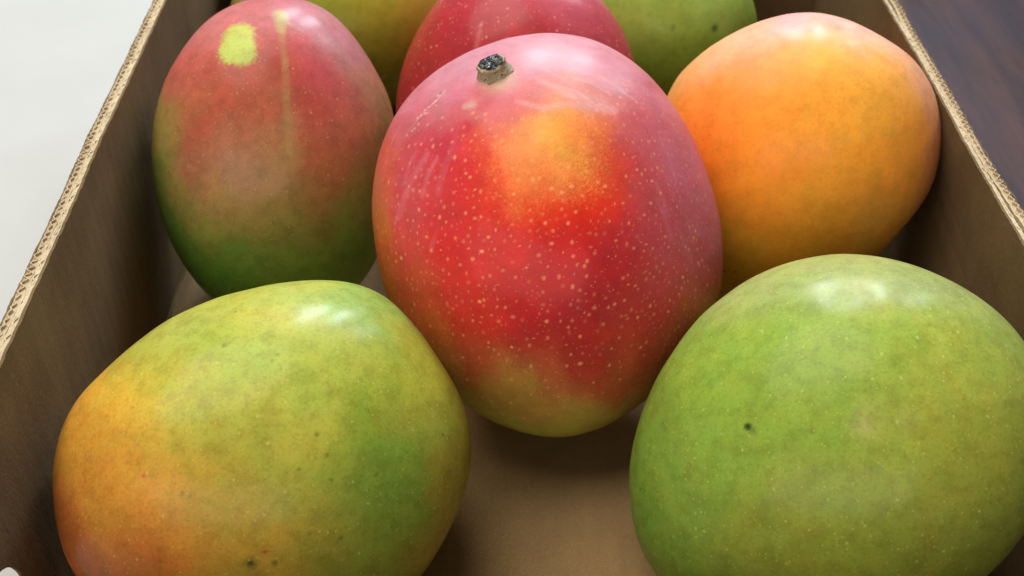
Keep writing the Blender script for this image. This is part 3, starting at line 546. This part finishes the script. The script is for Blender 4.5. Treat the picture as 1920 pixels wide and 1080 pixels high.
        c=[61.51, 417.63, 37.22],
        u=[0.99089, -0.10393, 0.08567],
        w=[-0.0309, 0.44371, 0.89564],
        th=36.71,
        tilt=0.0,
        R=[38.55,38.24,37.88,37.5,37.15,36.81,36.48,36.21,36.0,35.88,35.84,35.9,36.05,36.29,36.59,36.96,37.37,37.79,38.21,38.6,38.94,39.21,39.39,39.47,39.45,39.32,39.11,38.86,38.61,38.33,38.05,37.79,37.58,37.43,37.35,37.34,37.4,37.53,37.72,37.94,38.18,38.42,38.64,38.81,38.92,38.96,38.91,38.77],
        cp=[[-18.3,8.56,31.44,147,167,62],[2.0,1.91,36.52,142,167,62],[22.23,5.26,29.28,152,182,80],[12.15,-10.32,33.45,118,158,44],[33.07,3.03,18.31,142,167,62],[-2.05,-18.05,32.07,112,152,44]],
        sp=[[20.2,-1.23,31.22,1.21,52,66,40,0.85,0.6],[4.41,-0.53,36.37,0.81,70,92,44,0.7,0.6]],
        ln=[],
        dn=[],
    ),
)
STEM = {'p': [-13.62, 41.68, 25.92], 'n': [-0.231, 0.6206, 0.7493]}

def quad_sphere(n):
    g = np.tan(np.linspace(-np.pi / 4, np.pi / 4, n + 1))
    A, B = np.meshgrid(g, g, indexing='ij')
    one = np.ones_like(A)
    sides = [(A, B, one), (B, A, -one), (one, A, B), (-one, B, A), (B, one, A), (A, -one, B)]
    V = np.concatenate([np.stack(s, -1).reshape(-1, 3) for s in sides])
    V /= np.linalg.norm(V, axis=1)[:, None]
    F = []
    i, j = np.meshgrid(np.arange(n), np.arange(n), indexing='ij')
    a = (i * (n + 1) + j).ravel()
    q = np.stack([a, a + n + 1, a + n + 2, a + 1], -1)
    F = np.concatenate([q + s * (n + 1) ** 2 for s in range(6)])
    key = np.round(V * 1e6).astype(np.int64)
    _, first, inv = np.unique(key, axis=0, return_index=True, return_inverse=True)
    inv = inv.ravel()
    return V[first], inv[F]

def waves(P, seed, freq, n=14):
    """smooth pseudo-noise in [-1, 1] as a sum of sine waves (P in mm)"""
    r = np.random.default_rng(seed)
    out = np.zeros(len(P))
    for _ in range(n):
        d = r.normal(size=3); d /= np.linalg.norm(d)
        out += np.sin(P @ d * freq * r.uniform(0.5, 1.6) + r.uniform(0, 6.28))
    return out / math.sqrt(n)

def grow(d, n, seed, sigma=6.5, warp=2.2, rough=0.18, sat=0.95, gain=1.0, stipple=1.1, blotch=0.035):
    V, F = quad_sphere(n)
    R = np.array(d['R']); K = len(R)
    H = np.fft.rfft(R); Hl = H.copy(); Hl[3:] = 0
    Rl = np.fft.irfft(Hl, K)
    ang = np.arctan2(V[:, 1], V[:, 0]) % (2 * np.pi)
    ta = np.arange(K + 1) * 2 * np.pi / K
    def per(r): # smooth periodic interpolation by Fourier series
        h = np.fft.rfft(r) / K
        o = np.full(len(ang), h[0].real)
        for m in range(1, len(h)):
            w = 2.0 if not (K % 2 == 0 and m == len(h) - 1) else 1.0
            o += w * (h[m].real * np.cos(m * ang) - h[m].imag * np.sin(m * ang))
        return o
    s2 = V[:, 0] ** 2 + V[:, 1] ** 2
    r_full, r_low = per(R), per(Rl)
    r = r_low + (r_full - r_low) * s2
    th, tl = d['th'], d['tilt']
    dz = -V[:, 2] - tl * V[:, 1]
    k = 1 / np.sqrt(s2 / r ** 2 + dz ** 2 / th ** 2)
    P = V * k[:, None]
    nrm = P / np.linalg.norm(P, axis=1)[:, None]
    P = P + nrm * (rough * waves(P, seed, 0.13) + 0.30 * rough * waves(P, seed + 9, 0.45) + 1.2 * rough * waves(P, seed + 5, 0.045, 6))[:, None]
    for x, y, z, rad, h in d['dn']:
        q = np.linalg.norm(P - np.array([x, y, z]), axis=1)
        P = P + nrm * (h * np.exp(-(q / rad) ** 2 * 1.6))[:, None]
    # colour zones
    W = np.stack([waves(P, seed + 20 + i, 0.22) for i in range(3)], -1) * warp + np.stack([waves(P, seed + 30 + i, 0.9) for i in range(3)], -1) * warp * 0.28
    jit = np.random.default_rng(seed + 77).normal(size=P.shape) * stipple
    Q = P + W + jit
    cp = np.array(d['cp'])
    C = np.zeros((len(P), 3)); S = np.zeros(len(P))
    cl = lin(cp[:, 3:6])
    for i in range(len(cp)):
        q2 = ((Q - cp[i, :3]) ** 2).sum(1)
        w = np.exp(-q2 / (2 * sigma ** 2)) + 1e-5 / (1 + (q2 / 300.0) ** 2)
        C += w[:, None] * cl[i]; S += w
    C /= S[:, None]
    # blotchy ripening: patches a little yellower or greener, lighter or darker than the zone round them
    b1 = waves(P, seed + 60, 0.55, 20); b2 = waves(P, seed + 61, 1.3, 20)
    C = C * (1 + blotch * (0.6 * b1 + 0.5 * b2))[:, None]
    C[:, 0] *= 1 + blotch * 1.1 * waves(P, seed + 62, 0.7, 20)
    Qs = P + W * 0.12
    for pts, w0, w1, c, a in d['ln']:
        pts = np.array(pts)
        best = np.full(len(P), 1e9); wid = np.full(len(P), w0)
        L = len(pts) - 1
        for i in range(L):
            p0, p1 = pts[i], pts[i + 1]; e = p1 - p0
            t = np.clip(((Qs - p0) @ e) / (e @ e), 0, 1)
            dd = np.linalg.norm(Qs - (p0 + t[:, None] * e), axis=1)
            m = dd < best
            best = np.where(m, dd, best); wid = np.where(m, w0 + (w1 - w0) * (i + t) / L, wid)
        f = a * np.clip(1.35 - best / wid, 0, 1) ** 0.8
        f = f * (0.8 + 0.2 * waves(P, seed + 50, 1.1)).clip(0, 1)
        C = C * (1 - f[:, None]) + lin(c) * f[:, None]
    Qb = P + W * 0.28 + jit * 0.35
    for s in d['sp']:
        x, y, z, rad = s[:4]; c = s[4:7]; a, so = s[7], s[8]
        src = Qb if rad > 2.5 else P
        q = np.linalg.norm(src - np.array([x, y, z]), axis=1) / rad
        f = a * np.clip((1 + so - q) / (2 * so), 0, 1)
        f = f * f * (3 - 2 * f) if a > 0.95 else f
        C = C * (1 - f[:, None]) + lin(c) * f[:, None]
    lum = C @ np.array([0.2126, 0.7152, 0.0722])
    C = (lum[:, None] + (C - lum[:, None]) * sat) * gain
    return P, F, np.clip(C, 0.004, 0.95)

def fruit(key, n, seed, mat, label, lent, bloom, group="mangoes in the box", **kw):
    d = MANGOES[key]
    P, F, C = grow(d, n, seed, **kw)
    me = bpy.data.meshes.new("mango")
    me.vertices.add(len(P)); me.vertices.foreach_set("co", (P * 0.001).ravel())
    me.loops.add(F.size); me.loops.foreach_set("vertex_index", F.ravel().astype(np.int32))
    me.polygons.add(len(F)); me.polygons.foreach_set("loop_start", np.arange(0, F.size, 4, dtype=np.int32))
    me.update(calc_edges=True)
    me.polygons.foreach_set("use_smooth", np.ones(len(F), bool))
    a = me.color_attributes.new("zone", 'FLOAT_COLOR', 'POINT')
    a.data.foreach_set("color", np.concatenate([C, np.ones((len(C), 1))], 1).ravel())
    b = me.attributes.new("lenticel", 'FLOAT', 'POINT'); b.data.foreach_set("value", lent(P))
    e = me.attributes.new("bloom", 'FLOAT', 'POINT'); e.data.foreach_set("value", bloom(P))
    me.materials.append(mat)
    me.validate()
    o = bpy.data.objects.new("mango", me)
    col.objects.link(o)
    u, w, c = Vector(d['u']), Vector(d['w']), Vector(d['c']) * 0.001
    v = u.cross(w)
    o.matrix_world = Matrix(((u.x, w.x, v.x, c.x), (u.y, w.y, v.y, c.y), (u.z, w.z, v.z, c.z), (0, 0, 0, 1)))
    tag(o, label, "mango", group)
    return o

def ss(x, a, b):
    t = np.clip((x - a) / (b - a), 0, 1); return t * t * (3 - 2 * t)
one = lambda P: np.ones(len(P))
none = lambda P: np.zeros(len(P))

# red mango: lenticels fade out towards the stem and the green tip; bloom on the shoulder and the right flank
def red_lent(P):
    from mathutils import kdtree
    r = np.random.default_rng(4)
    kd = kdtree.KDTree(len(P))
    for i, p_ in enumerate(P):
        kd.insert(p_, i)
    kd.balance()
    val = np.zeros(len(P))
    grid = {}
    idx = r.permutation(len(P))[:16000]
    for i in idx:
        x, y, z = P[i]
        if y > 33 - 0.004 * x * x + 3 * math.sin(0.2 * x) and not (x > 8 and y < 40): continue
        fine = float(np.clip((x - 6) / 22, 0, 1))            # smaller and denser towards the right flank
        keep = 1.0 - 0.75 * float(np.clip((-y - 18) / 18, 0, 1))
        if r.random() > keep: continue
        gap_ = (2.35 - 0.8 * fine) * r.uniform(0.5, 1.6)
        cell = (int(x // 3), int(y // 3), int(z // 3))
        ok = True
        for a_ in (-1, 0, 1):
            for b_ in (-1, 0, 1):
                for c_ in (-1, 0, 1):
                    for q in grid.get((cell[0] + a_, cell[1] + b_, cell[2] + c_), ()):
                        if (q[0] - x) ** 2 + (q[1] - y) ** 2 + (q[2] - z) ** 2 < gap_ * gap_:
                            ok = False
        if not ok: continue
        grid.setdefault(cell, []).append((x, y, z))
        rad = (0.36 - 0.08 * fine) * r.uniform(0.55, 1.35)
        amp = (0.2 + 0.8 * r.random() ** 1.6) * (1 - 0.2 * fine)
        ex = r.uniform(0.8, 1.25)
        for co_, j, d_ in kd.find_range((x, y, z), rad * 1.9):
            dd = math.hypot((co_[0] - x) * ex, math.hypot((co_[1] - y) / ex, co_[2] - z)) / rad
            val[j] = max(val[j], amp * min(1.0, max(0.0, 1.45 - dd) / 0.9))
    return val
def red_bloom(P):
    sh = ss(P[:, 1] + 0.08 * np.abs(P[:, 0]), 30, 42)
    fl_ = 0.34 * ss(P[:, 0], 14, 36) * ss(P[:, 1], -22, 0)
    le = 0.35 * ss(-P[:, 0], 18, 34) * ss(P[:, 1], -5, 15)
    return np.clip(sh + fl_ + le, 0, 1)
m_red = skin_mat("mango_skin_red", (0.90, 0.38, 0.17), None, 0, 0.80, 900, 0.22, 0.35, (0.80, 0.32, 0.22), rough=0.34, mottle=0.5)
M_A = fruit("red", 210, 11, m_red, "large red mango with woody stem stub and pale dots, wedged on top in the middle", red_lent, red_bloom, sigma=4.4, warp=2.4, sat=1.04, gain=0.92)

m_b = skin_mat("mango_skin_red_green", (0.55, 0.36, 0.13), 620, 0.19, 0.55, 1000, 0.22, 0.4, rough=0.32, mottle=0.8)
fruit("patch", 96, 23, m_b, "red and green mango with a round lime patch, beside the left wall", one, lambda P: 0.5 * ss(P[:, 1], 22, 45), sigma=4.6, warp=2.0, sat=0.88, gain=0.90, blotch=0.05)

m_c = skin_mat("mango_skin_orange", (0.86, 0.42, 0.10), 700, 0.18, 0.35, rough=0.36, mottle=0.55, coat=0.2)
fruit("orange", 96, 37, m_c, "smooth orange mango with pink shoulder, against the right wall", one, lambda P: 0.6 * ss(P[:, 1] - 0.25 * P[:, 0], 26, 38), sigma=6.0, warp=3.0, sat=0.97, gain=1.0)

m_d = skin_mat("mango_skin_yellow_green", (0.62, 0.52, 0.15), 560, 0.18, 0.55, 1000, 0.22, 0.5, rough=0.33, mottle=0.9, dark_specks=0.35)
fruit("yellow", 110, 41, m_d, "yellow-green mango blushed orange on its left end, front left of the box", one, none, sigma=5.4, warp=3.4, sat=0.95, gain=0.97, blotch=0.042)

m_e = skin_mat("mango_skin_green", (0.55, 0.55, 0.14), 560, 0.19, 0.55, 1000, 0.22, 0.5, rough=0.33, mottle=0.9, dark_specks=0.15)
fruit("green", 110, 53, m_e, "large light green mango with one dark speck, front right of the box", one, lambda P: 0.35 * ss(P[:, 1], 22, 38), sigma=6.0, warp=3.4, sat=0.95, gain=0.81, blotch=0.042)

m_f = skin_mat("mango_skin_far_red", (0.72, 0.22, 0.16), 420, 0.22, 0.85, 760, 0.24, 0.6, rough=0.34, mottle=0.6)
fruit("far_red", 60, 61, m_f, "crimson mango peeping out behind the red one with the stem", one, lambda P: 0.35 * ss(P[:, 1], 20, 40), sigma=6.5, warp=2.5, gain=0.82)
m_g = skin_mat("mango_skin_far_yellow", (0.60, 0.50, 0.12), 520, 0.16, 0.3, rough=0.36, mottle=0.6)
fruit("far_yellow", 50, 67, m_g, "olive yellow mango at the back behind the lime-patched one", one, none, sigma=7, warp=3)
m_h = skin_mat("mango_skin_far_green", (0.55, 0.58, 0.18), 520, 0.16, 0.3, rough=0.36, mottle=0.6)
fruit("far_green", 50, 71, m_h, "plain green mango at the back left of the orange one", one, none, sigma=7, warp=3)

# ------------------------------------------------------------------ stem stub of the red mango
def stem_mat():
    k = NT("woody_stem")
    co = k.coord()
    n = k.noise(co, 700, 4, 0.65)
    n2 = k.noise(co, 260, 3, 0.6)
    c = k.mix(k.ramp(n2, 0.35, 0.65), (0.50, 0.38, 0.25), (0.32, 0.24, 0.14))
    c = k.mix(k.ramp(n, 0.54, 0.68, 0, 0.8), c, (0.05, 0.04, 0.025))
    k.put(k.b.inputs["Base Color"], c)
    k.b.inputs["Roughness"].default_value = 0.5
    k.put(k.b.inputs["Normal"], k.bump(n, 0.9, 0.0014))
    return k.m
def sap_mat():
    k = NT("dried_sap")
    co = k.coord()
    n = k.noise(co, 600, 3, 0.6)
    k.put(k.b.inputs["Base Color"], k.mix(k.ramp(n, 0.4, 0.6), (0.014, 0.014, 0.020), (0.10, 0.09, 0.07)))
    k.b.inputs["Roughness"].default_value = 0.10
    k.put(k.b.inputs["Normal"], k.bump(n, 1.0, 0.003))
    return k.m

def lump(name, prof, seg, seed, mat, parent, amp, frame, close_top=True):
    """lathe of (radius, height) rings with uneven radii, mm; frame maps to the parent's space"""
    r = np.random.default_rng(seed)
    ph = r.uniform(0, 6.28, 8)
    vs, fs = [], []
    for i, (rad, h) in enumerate(prof):
        for s in range(seg):
            a = 2 * math.pi * s / seg
            wob = 1 + amp * (0.5 * math.sin(2 * a + ph[0]) + 0.35 * math.sin(3 * a + ph[1] + 0.5 * i) + 0.3 * math.sin(5 * a + ph[2] + i) + 0.2 * math.sin(9 * a + ph[3]))
            hz = h + amp * 1.2 * math.sin(2 * a + ph[4]) + amp * 0.8 * math.sin(4 * a + ph[5])
            vs.append(frame @ Vector((rad * wob * math.cos(a), rad * wob * 0.92 * math.sin(a), hz)) * 0.001)
    for i in range(len(prof) - 1):
        for s in range(seg):
            a = i * seg + s; b = i * seg + (s + 1) % seg
            fs.append((a, b, b + seg, a + seg))
    if close_top:
        vs.append(frame @ Vector((0, 0, prof[-1][1])) * 0.001)
        t_ = len(vs) - 1
        for s in range(seg):
            fs.append(((len(prof) - 1) * seg + s, (len(prof) - 1) * seg + (s + 1) % seg, t_))
    o = mesh_obj(name, vs, fs, mat, parent, smooth=True)
    return o

sn = Vector(STEM['n']).normalized()
sp_ = Vector(STEM['p'])
ax = (sn + Vector((-0.10, 0.10, 0.05))).normalized()
fx_ = Vector((1, 0, 0)) - ax * ax.x; fx_.normalize(); fy_ = ax.cross(fx_)
base_p = sp_ - ax * 1.1
FR = Matrix(((fx_.x, fy_.x, ax.x, base_p.x), (fx_.y, fy_.y, ax.y, base_p.y), (fx_.z, fy_.z, ax.z, base_p.z), (0, 0, 0, 1)))
stem = lump("stem", [(6.0, -1.4), (5.5, 0.2), (5.0, 0.5), (4.9, 0.8), (4.4, 1.4), (3.8, 2.4), (3.5, 3.2), (3.7, 3.7), (3.8, 4.1), (3.5, 4.5), (3.0, 4.6), (2.4, 4.4)], 56, 3, stem_mat(), M_A, 0.12, FR)
sap = lump("sap_bead", [(3.2, 4.2), (3.1, 4.8), (2.4, 5.1), (1.6, 4.9), (0.8, 5.3)], 40, 8, sap_mat(), stem, 0.22, FR)
